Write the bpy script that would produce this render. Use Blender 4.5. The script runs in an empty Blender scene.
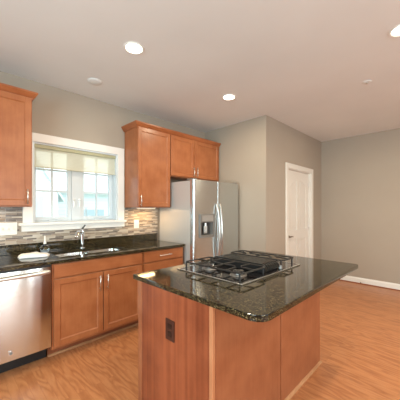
import bpy, bmesh, math, random
from mathutils import Vector, Matrix, noise

random.seed(7)
S = bpy.context.scene
COL = S.collection
PI = math.pi
H = 1.38            # eye height

# ------------------------------------------------------------------ camera
cd = bpy.data.cameras.new('camera')
cam = bpy.data.objects.new('camera', cd)
COL.objects.link(cam)
cam.location = (0, 0, H)
cam.rotation_euler = (PI / 2, 0, -PI / 4)
cd.sensor_width = 36
cd.lens = 36 * 258.5 / 400
cd.shift_y = 9 / 400
cd.clip_start = 0.02
S.camera = cam

# ------------------------------------------------------------------ world
w = bpy.data.worlds.new('world')
S.world = w
w.use_nodes = True
bg = w.node_tree.nodes['Background']
bg.inputs[0].default_value = (0.84, 0.96, 1.0, 1)
bg.inputs[1].default_value = 4.2

# ------------------------------------------------------------------ large lights
def area(name, loc, rot, sx, sy, power, col):
    ld = bpy.data.lights.new(name, 'AREA')
    ld.shape = 'RECTANGLE'; ld.size = sx; ld.size_y = sy
    ld.energy = power; ld.color = col
    o = bpy.data.objects.new(name, ld); COL.objects.link(o)
    o.location = loc; o.rotation_euler = rot
    return o
# daylight imitated by added area lights at invented openings behind and left
FILL_LEFT_COL = (0.68, 0.93, 1.0)
FILL_BACK_COL = (0.92, 0.94, 0.94)
area('added_daylight', (-0.20, -3.46, 1.35), (PI / 2, 0, 0), 1.4, 2.0, 38, FILL_BACK_COL)
area('added_daylight', (1.15, -3.46, 1.35), (PI / 2, 0, 0), 0.7, 2.0, 22, FILL_BACK_COL)
area('added_daylight', (2.45, -3.46, 1.35), (PI / 2, 0, 0), 1.0, 2.0, 32, FILL_BACK_COL)
area('added_daylight', (-2.16, 0.2, 1.45), (PI / 2, 0, -PI / 2), 2.4, 1.5, 165, FILL_LEFT_COL)

LAMP_POWER = 16.5
LAMP_COL = (1.0, 0.86, 0.62)

S.view_settings.view_transform = 'Standard'
S.view_settings.look = 'None'
S.view_settings.exposure = -0.43
S.view_settings.gamma = 1
S.view_settings.use_curve_mapping = False

# ------------------------------------------------------------------ mesh helpers
def bm_new(): return bmesh.new()

def sharp_bevel(bm, geom_verts, w, seg=2):
    if w <= 0: return
    vs = set(geom_verts)
    es = [e for e in bm.edges if e.verts[0] in vs and e.verts[1] in vs
          and len(e.link_faces) == 2 and e.calc_face_angle(0) > 0.6]
    bmesh.ops.bevel(bm, geom=es, offset=w, segments=seg, profile=0.7, affect='EDGES', clamp_overlap=True)

def box(bm, x0, x1, y0, y1, z0, z1, bev=0.0, seg=2):
    r = bmesh.ops.create_cube(bm, size=1)
    vs = r['verts']
    for v in vs:
        v.co = Vector(((x0 + x1) / 2 + v.co.x * (x1 - x0), (y0 + y1) / 2 + v.co.y * (y1 - y0),
                       (z0 + z1) / 2 + v.co.z * (z1 - z0)))
    if bev > 0: sharp_bevel(bm, vs, bev, seg)
    return bm

def prism(bm, pts, axis, a, b, bev=0.0, smooth=False):
    """pts: 2D outline; axis 'x': pts=(y,z); 'y': pts=(x,z); 'z': pts=(x,y)"""
    def P(p, t):
        return {'x': (t, p[0], p[1]), 'y': (p[0], t, p[1]), 'z': (p[0], p[1], t)}[axis]
    A = [bm.verts.new(P(p, a)) for p in pts]
    B = [bm.verts.new(P(p, b)) for p in pts]
    n = len(pts)
    fs = [bm.faces.new(A), bm.faces.new(B[::-1])]
    for i in range(n):
        f = bm.faces.new((A[i], B[i], B[(i + 1) % n], A[(i + 1) % n]))
        f.smooth = smooth
        fs.append(f)
    bmesh.ops.recalc_face_normals(bm, faces=fs)
    if bev > 0:
        es = list(fs[0].edges) + list(fs[1].edges)
        bmesh.ops.bevel(bm, geom=es, offset=bev, segments=2, profile=0.7, affect='EDGES', clamp_overlap=True)
    return bm

def tube(bm, path, rad, n=12, caps=True):
    path = [Vector(p) for p in path]
    if not hasattr(rad, '__len__'): rad = [rad] * len(path)
    m = len(path)
    tans = []
    for i in range(m):
        a = path[max(i - 1, 0)]; b = path[min(i + 1, m - 1)]
        tans.append((b - a).normalized())
    up = Vector((0, 0, 1)) if abs(tans[0].z) < 0.9 else Vector((1, 0, 0))
    u = tans[0].cross(up).normalized()
    rings = []
    for i in range(m):
        t = tans[i]
        u = (u - t * u.dot(t)).normalized()
        v = t.cross(u)
        rings.append([bm.verts.new(path[i] + (u * math.cos(2 * PI * k / n) + v * math.sin(2 * PI * k / n)) * rad[i]) for k in range(n)])
    fs = []
    for i in range(m - 1):
        for k in range(n):
            f = bm.faces.new((rings[i][k], rings[i][(k + 1) % n], rings[i + 1][(k + 1) % n], rings[i + 1][k]))
            f.smooth = True; fs.append(f)
    if caps:
        fs.append(bm.faces.new(rings[0][::-1])); fs.append(bm.faces.new(rings[-1]))
    bmesh.ops.recalc_face_normals(bm, faces=fs)
    return bm

def lathe(bm, c, prof, n=32, smooth=True):
    """prof: list of (r,z) from bottom to top, spun round the vertical axis at c=(x,y,z)"""
    rings = []
    for r, z in prof:
        if r < 1e-6: rings.append([bm.verts.new((c[0], c[1], c[2] + z))])
        else: rings.append([bm.verts.new((c[0] + r * math.cos(2 * PI * k / n), c[1] + r * math.sin(2 * PI * k / n), c[2] + z)) for k in range(n)])
    fs = []
    for a, b in zip(rings[:-1], rings[1:]):
        if len(a) == 1 and len(b) == 1: continue
        for k in range(n):
            k2 = (k + 1) % n
            if len(a) == 1: f = bm.faces.new((a[0], b[k2], b[k]))
            elif len(b) == 1: f = bm.faces.new((a[k], a[k2], b[0]))
            else: f = bm.faces.new((a[k], a[k2], b[k2], b[k]))
            f.smooth = smooth; fs.append(f)
    bmesh.ops.recalc_face_normals(bm, faces=fs)
    return bm

def disc_y(bm, cx, y0, y1, cz, r, n=20):
    pts = [(cx + r * math.cos(2 * PI * k / n), cz + r * math.sin(2 * PI * k / n)) for k in range(n)]
    return prism(bm, pts, 'y', y0, y1)

def sweep(bm, path, prof, flip=1):
    """sweep a profile (outward offset, z) along an XY polyline with mitred corners"""
    P = [Vector((p[0], p[1])) for p in path]
    m = len(P); rows = []
    for i in range(m):
        if i == 0: d = (P[1] - P[0]).normalized(); nrm = Vector((d.y, -d.x)) * flip; k = 1
        elif i == m - 1: d = (P[-1] - P[-2]).normalized(); nrm = Vector((d.y, -d.x)) * flip; k = 1
        else:
            d1 = (P[i] - P[i - 1]).normalized(); d2 = (P[i + 1] - P[i]).normalized()
            n1 = Vector((d1.y, -d1.x)) * flip; n2 = Vector((d2.y, -d2.x)) * flip
            nrm = (n1 + n2).normalized(); k = 1 / max(0.2, nrm.dot(n1))
        rows.append([bm.verts.new((P[i].x + nrm.x * o * k, P[i].y + nrm.y * o * k, z)) for o, z in prof])
    n = len(prof); fs = []
    for a, b in zip(rows[:-1], rows[1:]):
        for k in range(n):
            fs.append(bm.faces.new((a[k], a[(k + 1) % n], b[(k + 1) % n], b[k])))
    fs.append(bm.faces.new(rows[0])); fs.append(bm.faces.new(rows[-1][::-1]))
    bmesh.ops.recalc_face_normals(bm, faces=fs)
    return bm

def root_loc(p):
    while p is not None and p.parent is not None: p = p.parent
    return Vector((0, 0, 0)) if p is None else p.location.copy()

def obj(name, bm, mat, parent=None, label=None, loc=None):
    me = bpy.data.meshes.new(name)
    sh = root_loc(parent) if parent is not None else (Vector(loc) if loc else Vector((0, 0, 0)))
    for v in bm.verts: v.co -= sh
    for e in bm.edges:
        if len(e.link_faces) == 2 and e.calc_face_angle(0) > 0.6: e.smooth = False
    bm.to_mesh(me); bm.free()
    me.materials.append(mat)
    o = bpy.data.objects.new(name, me)
    COL.objects.link(o)
    if parent is not None: o.parent = parent
    else: o.location = sh
    if label: o['label'] = label
    return o

def tag(o, label, cat, group=None, kind=None):
    o['label'] = label; o['category'] = cat
    if group: o['group'] = group
    if kind: o['kind'] = kind
    return o

def thing(name, loc, label, cat, group=None, kind=None):
    o = bpy.data.objects.new(name, None); COL.objects.link(o)
    o.empty_display_size = 0.05
    o.location = loc
    return tag(o, label, cat, group, kind)

def copy_tree(o, loc, label):
    c = o.copy(); COL.objects.link(c); c.location = loc; c['label'] = label
    def rec(a, b):
        for ch in [k for k in bpy.data.objects if k.parent == a]:
            d = ch.copy(); COL.objects.link(d); d.parent = b
            rec(ch, d)
    rec(o, c)
    return c

# ------------------------------------------------------------------ materials
def mat(name):
    m = bpy.data.materials.new(name); m.use_nodes = True
    nt = m.node_tree
    return m, nt, nt.nodes['Principled BSDF'], nt.nodes, nt.links

def simple(name, col, rough=0.5, metal=0.0, coat=0.0, spec=0.5, emit=None, es=0):
    m, nt, b, N, L = mat(name)
    b.inputs['Base Color'].default_value = (*col, 1)
    b.inputs['Roughness'].default_value = rough
    b.inputs['Metallic'].default_value = metal
    b.inputs['Coat Weight'].default_value = coat
    b.inputs['Specular IOR Level'].default_value = spec
    # a touch of surface variation so that nothing is perfectly even
    tc = N.new('ShaderNodeTexCoord'); nz = N.new('ShaderNodeTexNoise'); nz.inputs['Scale'].default_value = 9
    mr = N.new('ShaderNodeMapRange'); mr.inputs[3].default_value = max(0.02, rough - 0.04); mr.inputs[4].default_value = rough + 0.04
    L.new(tc.outputs['Object'], nz.inputs['Vector']); L.new(nz.outputs['Fac'], mr.inputs[0]); L.new(mr.outputs[0], b.inputs['Roughness'])
    if emit:
        b.inputs['Emission Color'].default_value = (*emit, 1); b.inputs['Emission Strength'].default_value = es
    return m

def ramp(N, stops, interp='LINEAR'):
    r = N.new('ShaderNodeValToRGB'); e = r.color_ramp
    e.interpolation = interp
    while len(e.elements) < len(stops): e.elements.new(0.5)
    for el, (p, c) in zip(e.elements, stops):
        el.position = p; el.color = (*c, 1)
    return r

def paint(name, col, rough=0.75, bump=0.03):
    m, nt, b, N, L = mat(name)
    tc = N.new('ShaderNodeTexCoord')
    n1 = N.new('ShaderNodeTexNoise'); n1.inputs['Scale'].default_value = 1.3; n1.inputs['Detail'].default_value = 3
    n2 = N.new('ShaderNodeTexNoise'); n2.inputs['Scale'].default_value = 220
    r = ramp(N, [(0.3, tuple(c * 0.965 for c in col)), (0.7, tuple(min(1, c * 1.025) for c in col))])
    L.new(tc.outputs['Object'], n1.inputs['Vector']); L.new(tc.outputs['Object'], n2.inputs['Vector'])
    L.new(n1.outputs['Fac'], r.inputs[0]); L.new(r.outputs[0], b.inputs['Base Color'])
    bp = N.new('ShaderNodeBump'); bp.inputs['Strength'].default_value = bump; bp.inputs['Distance'].default_value = 0.01
    L.new(n2.outputs['Fac'], bp.inputs['Height']); L.new(bp.outputs[0], b.inputs['Normal'])
    b.inputs['Roughness'].default_value = rough
    b.inputs['Specular IOR Level'].default_value = 0.3
    return m

def wood(name, lo, hi, grain='z', rough=0.33, stripe=0.0, coat=0.1):
    m, nt, b, N, L = mat(name)
    tc = N.new('ShaderNodeTexCoord'); mp = N.new('ShaderNodeMapping')
    sc = {'z': (1, 1, 0.06), 'x': (0.06, 1, 1), 'y': (1, 0.06, 1)}[grain]
    mp.inputs['Scale'].default_value = sc
    L.new(tc.outputs['Object'], mp.inputs['Vector'])
    n1 = N.new('ShaderNodeTexNoise'); n1.inputs['Scale'].default_value = 70; n1.inputs['Detail'].default_value = 5; n1.inputs['Distortion'].default_value = 0.6
    n2 = N.new('ShaderNodeTexNoise'); n2.inputs['Scale'].default_value = 7; n2.inputs['Detail'].default_value = 6
    L.new(mp.outputs[0], n1.inputs['Vector']); L.new(tc.outputs['Object'], n2.inputs['Vector'])
    mx = N.new('ShaderNodeMath'); mx.operation = 'MULTIPLY_ADD'; mx.inputs[1].default_value = 0.3
    L.new(n1.outputs['Fac'], mx.inputs[0])
    m2 = N.new('ShaderNodeMath'); m2.operation = 'MULTIPLY'; m2.inputs[1].default_value = 0.7
    L.new(n2.outputs['Fac'], m2.inputs[0]); L.new(m2.outputs[0], mx.inputs[2])
    fac = mx.outputs[0]
    if stripe > 0:
        w1 = N.new('ShaderNodeTexNoise'); w1.inputs['Scale'].default_value = 26; w1.inputs['Detail'].default_value = 1
        mp2 = N.new('ShaderNodeMapping'); mp2.inputs['Scale'].default_value = tuple(0.015 if s < 0.5 else 1 for s in sc)
        L.new(tc.outputs['Object'], mp2.inputs['Vector']); L.new(mp2.outputs[0], w1.inputs['Vector'])
        ml = N.new('ShaderNodeMix'); ml.inputs[0].default_value = stripe
        L.new(fac, ml.inputs[2]); L.new(w1.outputs['Fac'], ml.inputs[3]); fac = ml.outputs[0]
    r = ramp(N, [(0.33, lo), (0.62, hi)])
    L.new(fac, r.inputs[0]); L.new(r.outputs[0], b.inputs['Base Color'])
    b.inputs['Roughness'].default_value = rough
    b.inputs['Specular IOR Level'].default_value = 0.35
    b.inputs['Coat Weight'].default_value = coat; b.inputs['Coat Roughness'].default_value = 0.2
    bp = N.new('ShaderNodeBump'); bp.inputs['Strength'].default_value = 0.04; bp.inputs['Distance'].default_value = 0.002
    L.new(n1.outputs['Fac'], bp.inputs['Height']); L.new(bp.outputs[0], b.inputs['Normal'])
    return m

def floor_mat():
    m, nt, b, N, L = mat('oak_strip_floor')
    tc = N.new('ShaderNodeTexCoord')
    rot = N.new('ShaderNodeMapping'); rot.inputs['Rotation'].default_value = (0, 0, PI / 2)
    L.new(tc.outputs['Object'], rot.inputs['Vector'])
    br = N.new('ShaderNodeTexBrick')
    br.offset = 0.37; br.offset_frequency = 2
    br.inputs['Color1'].default_value = (0, 0, 0, 1); br.inputs['Color2'].default_value = (1, 1, 1, 1)
    br.inputs['Mortar'].default_value = (0.4, 0.4, 0.4, 1)
    br.inputs['Scale'].default_value = 1.0
    br.inputs['Mortar Size'].default_value = 0.0012; br.inputs['Mortar Smooth'].default_value = 0.3
    br.inputs['Brick Width'].default_value = 0.85; br.inputs['Row Height'].default_value = 0.060
    L.new(rot.outputs[0], br.inputs['Vector'])
    # shift the grain from board to board
    sep = N.new('ShaderNodeVectorMath'); sep.operation = 'SCALE'; sep.inputs['Scale'].default_value = 7.0
    L.new(br.outputs['Color'], sep.inputs[0])
    ad = N.new('ShaderNodeVectorMath'); ad.operation = 'ADD'
    L.new(tc.outputs['Object'], ad.inputs[0]); L.new(sep.outputs[0], ad.inputs[1])
    mp = N.new('ShaderNodeMapping'); mp.inputs['Scale'].default_value = (1, 0.2, 1)
    L.new(ad.outputs[0], mp.inputs['Vector'])
    n1 = N.new('ShaderNodeTexNoise'); n1.inputs['Scale'].default_value = 8; n1.inputs['Detail'].default_value = 1.5; n1.inputs['Distortion'].default_value = 0.3
    L.new(mp.outputs[0], n1.inputs['Vector'])
    # rings: cathedral grain from contour lines of a smooth noise
    mu = N.new('ShaderNodeMath'); mu.operation = 'MULTIPLY'; mu.inputs[1].default_value = 14
    fr = N.new('ShaderNodeMath'); fr.operation = 'PINGPONG'; fr.inputs[1].default_value = 1
    L.new(n1.outputs['Fac'], mu.inputs[0]); L.new(mu.outputs[0], fr.inputs[0])
    n2 = N.new('ShaderNodeTexNoise'); n2.inputs['Scale'].default_value = 60; n2.inputs['Detail'].default_value = 4
    L.new(mp.outputs[0], n2.inputs['Vector'])
    a = N.new('ShaderNodeMath'); a.operation = 'MULTIPLY_ADD'; a.inputs[1].default_value = 0.32
    L.new(fr.outputs[0], a.inputs[0])
    a2 = N.new('ShaderNodeMath'); a2.operation = 'MULTIPLY_ADD'; a2.inputs[1].default_value = 0.34
    L.new(n2.outputs['Fac'], a2.inputs[0])
    a3 = N.new('ShaderNodeMath'); a3.operation = 'MULTIPLY'; a3.inputs[1].default_value = 0.06
    L.new(br.outputs['Color'], a3.inputs[0]); L.new(a3.outputs[0], a2.inputs[2]); L.new(a2.outputs[0], a.inputs[2])
    r = ramp(N, [(0.12, (0.36, 0.125, 0.045)), (0.40, (0.50, 0.200, 0.078)), (0.72, (0.58, 0.255, 0.108))])
    L.new(a.outputs[0], r.inputs[0])
    mx = N.new('ShaderNodeMix'); mx.data_type = 'RGBA'
    L.new(br.outputs['Fac'], mx.inputs[0]); L.new(r.outputs[0], mx.inputs[6]); mx.inputs[7].default_value = (0.40, 0.15, 0.06, 1)
    L.new(mx.outputs[2], b.inputs['Base Color'])
    b.inputs['Roughness'].default_value = 0.34
    b.inputs['Coat Weight'].default_value = 0.15; b.inputs['Coat Roughness'].default_value = 0.25
    bp = N.new('ShaderNodeBump'); bp.inputs['Strength'].default_value = 0.05; bp.inputs['Distance'].default_value = 0.003
    L.new(n2.outputs['Fac'], bp.inputs['Height']); L.new(bp.outputs[0], b.inputs['Normal'])
    return m

def granite():
    m, nt, b, N, L = mat('speckled_granite')
    tc = N.new('ShaderNodeTexCoord')
    v1 = N.new('ShaderNodeTexVoronoi'); v1.inputs['Scale'].default_value = 330
    v2 = N.new('ShaderNodeTexVoronoi'); v2.inputs['Scale'].default_value = 230
    n1 = N.new('ShaderNodeTexNoise'); n1.inputs['Scale'].default_value = 55; n1.inputs['Detail'].default_value = 6
    for n in (v1, v2, n1): L.new(tc.outputs['Object'], n.inputs['Vector'])
    s1 = N.new('ShaderNodeSeparateColor'); L.new(v1.outputs['Color'], s1.inputs[0])
    s2 = N.new('ShaderNodeSeparateColor'); L.new(v2.outputs['Color'], s2.inputs[0])
    r1 = ramp(N, [(0.0, (0.004, 0.004, 0.004)), (0.7, (0.010, 0.009, 0.006)), (0.86, (0.05, 0.038, 0.018)), (0.97, (0.20, 0.15, 0.07))])
    L.new(s1.outputs[0], r1.inputs[0])
    r2 = ramp(N, [(0.0, (0, 0, 0)), (0.93, (0, 0, 0)), (0.955, (0.15, 0.12, 0.06))])
    L.new(s2.outputs[1], r2.inputs[0])
    ad = N.new('ShaderNodeMix'); ad.data_type = 'RGBA'; ad.blend_type = 'ADD'; ad.inputs[0].default_value = 1
    L.new(r1.outputs[0], ad.inputs[6]); L.new(r2.outputs[0], ad.inputs[7])
    r3 = ramp(N, [(0.35, (0.85, 0.85, 0.85)), (0.65, (1.1, 1.05, 0.95))])
    L.new(n1.outputs['Fac'], r3.inputs[0])
    ml = N.new('ShaderNodeMix'); ml.data_type = 'RGBA'; ml.blend_type = 'MULTIPLY'; ml.inputs[0].default_value = 1
    L.new(ad.outputs[2], ml.inputs[6]); L.new(r3.outputs[0], ml.inputs[7])
    L.new(ml.outputs[2], b.inputs['Base Color'])
    b.inputs['Roughness'].default_value = 0.07
    b.inputs['Specular IOR Level'].default_value = 0.5
    return m

def mosaic():
    m, nt, b, N, L = mat('linear_mosaic_tile')
    tc = N.new('ShaderNodeTexCoord'); sep = N.new('ShaderNodeSeparateXYZ'); cmb = N.new('ShaderNodeCombineXYZ')
    L.new(tc.outputs['Object'], sep.inputs[0]); L.new(sep.outputs['X'], cmb.inputs['X']); L.new(sep.outputs['Z'], cmb.inputs['Y'])
    br = N.new('ShaderNodeTexBrick'); br.offset = 0.41; br.offset_frequency = 3; br.squash = 0.6; br.squash_frequency = 2
    br.inputs['Color1'].default_value = (0, 0, 0, 1); br.inputs['Color2'].default_value = (1, 1, 1, 1)
    br.inputs['Mortar'].default_value = (0.5, 0.5, 0.5, 1)
    br.inputs['Scale'].default_value = 1; br.inputs['Mortar Size'].default_value = 0.0013; br.inputs['Mortar Smooth'].default_value = 0.1
    br.inputs['Brick Width'].default_value = 0.15; br.inputs['Row Height'].default_value = 0.0165
    L.new(cmb.outputs[0], br.inputs['Vector'])
    r = ramp(N, [(0.0, (0.13, 0.10, 0.085)), (0.17, (0.30, 0.24, 0.185)), (0.38, (0.50, 0.44, 0.36)), (0.55, (0.27, 0.20, 0.15)),
                 (0.68, (0.40, 0.33, 0.26)), (0.84, (0.18, 0.155, 0.135))], 'CONSTANT')
    L.new(br.outputs['Color'], r.inputs[0])
    mx = N.new('ShaderNodeMix'); mx.data_type = 'RGBA'
    L.new(br.outputs['Fac'], mx.inputs[0]); L.new(r.outputs[0], mx.inputs[6]); mx.inputs[7].default_value = (0.46, 0.42, 0.36, 1)
    L.new(mx.outputs[2], b.inputs['Base Color'])
    rr = ramp(N, [(0.0, (0.12,) * 3), (0.5, (0.4,) * 3)], 'CONSTANT'); L.new(br.outputs['Color'], rr.inputs[0]); L.new(rr.outputs[0], b.inputs['Roughness'])
    bp = N.new('ShaderNodeBump'); bp.inputs['Strength'].default_value = 0.25; bp.inputs['Distance'].default_value = 0.002; bp.invert = True
    L.new(br.outputs['Fac'], bp.inputs['Height']); L.new(bp.outputs[0], b.inputs['Normal'])
    return m

def steel(name, col=(0.74, 0.755, 0.755), rough=0.27, grain='x', bump=0.0):
    m, nt, b, N, L = mat(name)
    tc = N.new('ShaderNodeTexCoord'); mp = N.new('ShaderNodeMapping')
    mp.inputs['Scale'].default_value = {'x': (0.01, 1, 1), 'z': (1, 1, 0.01), 'y': (1, 0.01, 1)}[grain]
    n = N.new('ShaderNodeTexNoise'); n.inputs['Scale'].default_value = 350; n.inputs['Detail'].default_value = 3
    L.new(tc.outputs['Object'], mp.inputs['Vector']); L.new(mp.outputs[0], n.inputs['Vector'])
    mr = N.new('ShaderNodeMapRange'); mr.inputs[3].default_value = rough - 0.015; mr.inputs[4].default_value = rough + 0.015
    L.new(n.outputs['Fac'], mr.inputs[0]); b.inputs['Roughness'].default_value = rough
    b.inputs['Base Color'].default_value = (*col, 1); b.inputs['Metallic'].default_value = 1
    b.inputs['Anisotropic'].default_value = 0.85; b.inputs['Anisotropic Rotation'].default_value = 0.25 if grain == 'x' else 0.0
    tg = N.new('ShaderNodeTangent'); tg.direction_type = 'RADIAL'; tg.axis = 'Z'
    L.new(tg.outputs[0], b.inputs['Tangent'])
    return m

def glass_pane():
    m, nt, b, N, L = mat('window_glass')
    out = N['Material Output']; N.remove(b)
    tr = N.new('ShaderNodeBsdfTransparent'); tr.inputs[0].default_value = (0.95, 0.98, 0.98, 1)
    gl = N.new('ShaderNodeBsdfGlossy'); gl.inputs['Roughness'].default_value = 0.02
    fz = N.new('ShaderNodeFresnel'); fz.inputs[0].default_value = 1.45
    mx = N.new('ShaderNodeMixShader')
    L.new(fz.outputs[0], mx.inputs[0]); L.new(tr.outputs[0], mx.inputs[1]); L.new(gl.outputs[0], mx.inputs[2]); L.new(mx.outputs[0], out.inputs['Surface'])
    return m

def shade_fabric():
    m, nt, b, N, L = mat('cellular_shade_fabric')
    out = N['Material Output']; N.remove(b)
    df = N.new('ShaderNodeBsdfDiffuse'); tl = N.new('ShaderNodeBsdfTranslucent')
    tl.inputs[0].default_value = (0.80, 0.76, 0.60, 1)
    tr = N.new('ShaderNodeBsdfTransparent'); tr.inputs[0].default_value = (1.0, 0.96, 0.84, 1)
    df.inputs[0].default_value = (0.84, 0.81, 0.68, 1)
    mx = N.new('ShaderNodeMixShader'); mx.inputs[0].default_value = 0.38
    L.new(df.outputs[0], mx.inputs[1]); L.new(tl.outputs[0], mx.inputs[2])
    m2 = N.new('ShaderNodeMixShader'); m2.inputs[0].default_value = 0.12
    L.new(mx.outputs[0], m2.inputs[1]); L.new(tr.outputs[0], m2.inputs[2]); L.new(m2.outputs[0], out.inputs['Surface'])
    return m

def siding():
    m, nt, b, N, L = mat('lap_siding')
    tc = N.new('ShaderNodeTexCoord'); wv = N.new('ShaderNodeTexWave'); wv.wave_profile = 'SAW'; wv.bands_direction = 'Z'; wv.inputs['Scale'].default_value = 1.6
    L.new(tc.outputs['Object'], wv.inputs['Vector'])
    r = ramp(N, [(0.0, (0.45, 0.52, 0.56)), (0.12, (0.76, 0.82, 0.85)), (1.0, (0.78, 0.84, 0.87))]); L.new(wv.outputs['Color'], r.inputs[0])
    L.new(r.outputs[0], b.inputs['Base Color']); b.inputs['Roughness'].default_value = 0.7
    return m

M = {
    'wall': paint('taupe_wall_paint', (0.41, 0.348, 0.283)),
    'ceiling': paint('white_ceiling_paint', (0.785, 0.785, 0.77), 0.85),
    'trim': paint('white_trim_paint', (0.84, 0.82, 0.78), 0.4, 0.01),
    'doorp': paint('white_door_paint', (0.80, 0.76, 0.70), 0.42, 0.01),
    'floor': floor_mat(),
    'granite': granite(),
    'tile': mosaic(),
    'woodv': wood('maple_stain_vertical', (0.295, 0.090, 0.031), (0.39, 0.136, 0.052), 'z'),
    'woodh': wood('maple_stain_horizontal', (0.295, 0.090, 0.031), (0.39, 0.136, 0.052), 'x'),
    'woody': wood('maple_stain_molding', (0.28, 0.080, 0.026), (0.37, 0.118, 0.042), 'x'),
    'veneer': wood('red_striped_veneer', (0.17, 0.038, 0.015), (0.33, 0.088, 0.036), 'z', stripe=0.55),
    'panel': wood('island_back_veneer', (0.265, 0.082, 0.034), (0.345, 0.120, 0.052), 'z'),
    'post': wood('island_corner_wood', (0.40, 0.15, 0.065), (0.50, 0.21, 0.10), 'z'),
    'oak': wood('oak_shoe_molding', (0.40, 0.18, 0.08), (0.52, 0.26, 0.125), 'x'),
    'dark': simple('dark_recess', (0.02, 0.015, 0.012), 0.6),
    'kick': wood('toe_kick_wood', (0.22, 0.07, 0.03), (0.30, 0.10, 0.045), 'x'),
    'steel': steel('brushed_stainless', (0.66, 0.695, 0.71)),
    'steel_side': simple('grey_appliance_side', (0.60, 0.585, 0.56), 0.32, 0.3),
    'nickel': steel('satin_nickel', (0.80, 0.78, 0.74), 0.38, 'z', 0),
    'dwsteel': steel('dishwasher_steel', (0.70, 0.725, 0.72), 0.17, 'x'),
    'hsteel': steel('handle_steel', (0.56, 0.53, 0.49), 0.3, 'z', 0),
    'bronze': simple('antique_nickel', (.30, .24, .18), .3, 1.0),
    'burner': simple('burner_aluminium', (.26, .25, .24), .4, .9),
    'chrome': simple('polished_chrome', (0.85, 0.85, 0.86), 0.08, 1.0),
    'sink': steel('sink_steel', (0.68, 0.68, 0.67), 0.22, 'x', 0),
    'black': simple('black_plastic', (0.012, 0.012, 0.013), 0.35),
    'iron': simple('black_cast_iron', (0.012, 0.010, 0.009), 0.45),
    'enamel': simple('black_glass_enamel', (0.012, 0.011, 0.012), 0.08),
    'grey': simple('grey_plastic', (0.19, 0.175, 0.16), 0.35),
    'darkgrey': simple('charcoal_plastic', (0.07, 0.065, 0.06), 0.35),
    'white': simple('white_plastic', (0.84, 0.81, 0.76), 0.35),
    'brown': simple('brown_plastic', (0.055, 0.018, 0.012), 0.35),
    'brown2': simple('dark_brown_plastic', (0.02, 0.008, 0.006), 0.35),
    'cloth': simple('white_cotton', (0.86, 0.85, 0.83), 0.95),
    'glass': glass_pane(),
    'shade': shade_fabric(),
    'rail': simple('olive_shade_rail', (0.42, 0.40, 0.25), 0.5),
    'vinyl': simple('shaded_white_vinyl', (0.66, 0.71, 0.74), 0.35),  # white vinyl, with its shade put into a grey-blue base colour
    'siding': siding(),
    'roof': simple('grey_shingle', (0.70, 0.74, 0.77), 0.9),
    'hwin': simple('distant_window', (0.42, 0.50, 0.56), 0.2),
    'htrim': simple('distant_white_trim', (0.8, 0.82, 0.84), 0.6),
    'grass': simple('lawn', (0.30, 0.36, 0.24), 0.95),
    'lens': simple('lamp_lens', (0.9, 0.85, 0.8), 0.5, emit=(1.0, 0.86, 0.66), es=14),
    'ulens': simple('under_cabinet_lens', (0.9, 0.85, 0.8), 0.5, emit=(1.0, 0.72, 0.40), es=2.5),
}
def clear_glass():
    m, nt, b, N, L = mat('clear_bottle_glass')
    b.inputs['Base Color'].default_value = (0.88, 0.93, 0.97, 1); b.inputs['Roughness'].default_value = 0.04
    b.inputs['Transmission Weight'].default_value = 1.0; b.inputs['IOR'].default_value = 1.35
    return m
M['bottle'] = clear_glass()

# ================================================================== room shell
CZ = 2.745
WY = 3.2            # window wall face
AX = 3.33           # alcove wall face
KY = 1.975          # closet wall face
RX = 5.47           # right wall face
LX, FY = -2.2, -3.5
def struct(name, bm, m, label, cat):
    return tag(obj(name, bm, m), label, cat, kind='structure')

struct('floor', box(bm_new(), LX - .15, RX + .15, FY - .15, WY + .21, -0.12, 0), M['floor'], 'honey oak strip floor', 'floor')
struct('ceiling', box(bm_new(), LX - .15, RX + .15, FY - .15, WY + .21, CZ, CZ + .15), M['ceiling'], 'white painted ceiling with recessed lamps', 'ceiling')

OX0, OX1, OZ0, OZ1 = 0.683, 1.650, 1.235, 2.10       # window opening
b = bm_new()
box(b, LX, OX0, WY, WY + .21, 0, CZ); box(b, OX1, AX, WY, WY + .21, 0, CZ)
box(b, OX0, OX1, WY, WY + .21, 0, OZ0); box(b, OX0, OX1, WY, WY + .21, OZ1, CZ)
struct('wall_back', b, M['wall'], 'taupe wall with the kitchen window', 'wall')
struct('wall_alcove', box(bm_new(), AX, AX + .12, KY, WY + .21, 0, CZ), M['wall'], 'taupe wall beside the refrigerator', 'wall')
DX0, DX1, DZ = 4.00, 4.945, 2.06
b = bm_new()
box(b, AX + .12, DX0, KY, KY + .12, 0, CZ); box(b, DX1, RX + .15, KY, KY + .12, 0, CZ); box(b, DX0, DX1, KY, KY + .12, DZ, CZ)
struct('wall_closet', b, M['wall'], 'taupe wall holding the white door', 'wall')
struct('wall_right', box(bm_new(), RX, RX + .15, FY, KY, 0, CZ), M['wall'], 'bare taupe wall on the right', 'wall')
b = bm_new()
box(b, LX - .15, LX, FY, -1.05, 0, CZ); box(b, LX - .15, LX, 1.45, WY + .21, 0, CZ)
box(b, LX - .15, LX, -1.05, 1.45, 0, .65); box(b, LX - .15, LX, -1.05, 1.45, 2.25, CZ)  # opening added in the unseen wall to let light in from the left
struct('wall_left', b, M['wall'], 'taupe wall left of the viewer', 'wall')
b = bm_new()
box(b, LX - .15, -0.95, FY - .15, FY, 0, CZ); box(b, 2.95, RX + .15, FY - .15, FY, 0, CZ)
box(b, -0.95, 2.95, FY - .15, FY, 2.38, CZ); box(b, -0.95, 2.95, FY - .15, FY, 0, .3)
box(b, .52, .78, FY - .15, FY, .3, 2.38); box(b, 1.52, 1.93, FY - .15, FY, .3, 2.38)  # openings added for light, split by piers to streak the dishwasher's reflection
struct('wall_front', b, M['wall'], 'taupe wall behind the viewer with three added openings for light', 'wall')

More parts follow.
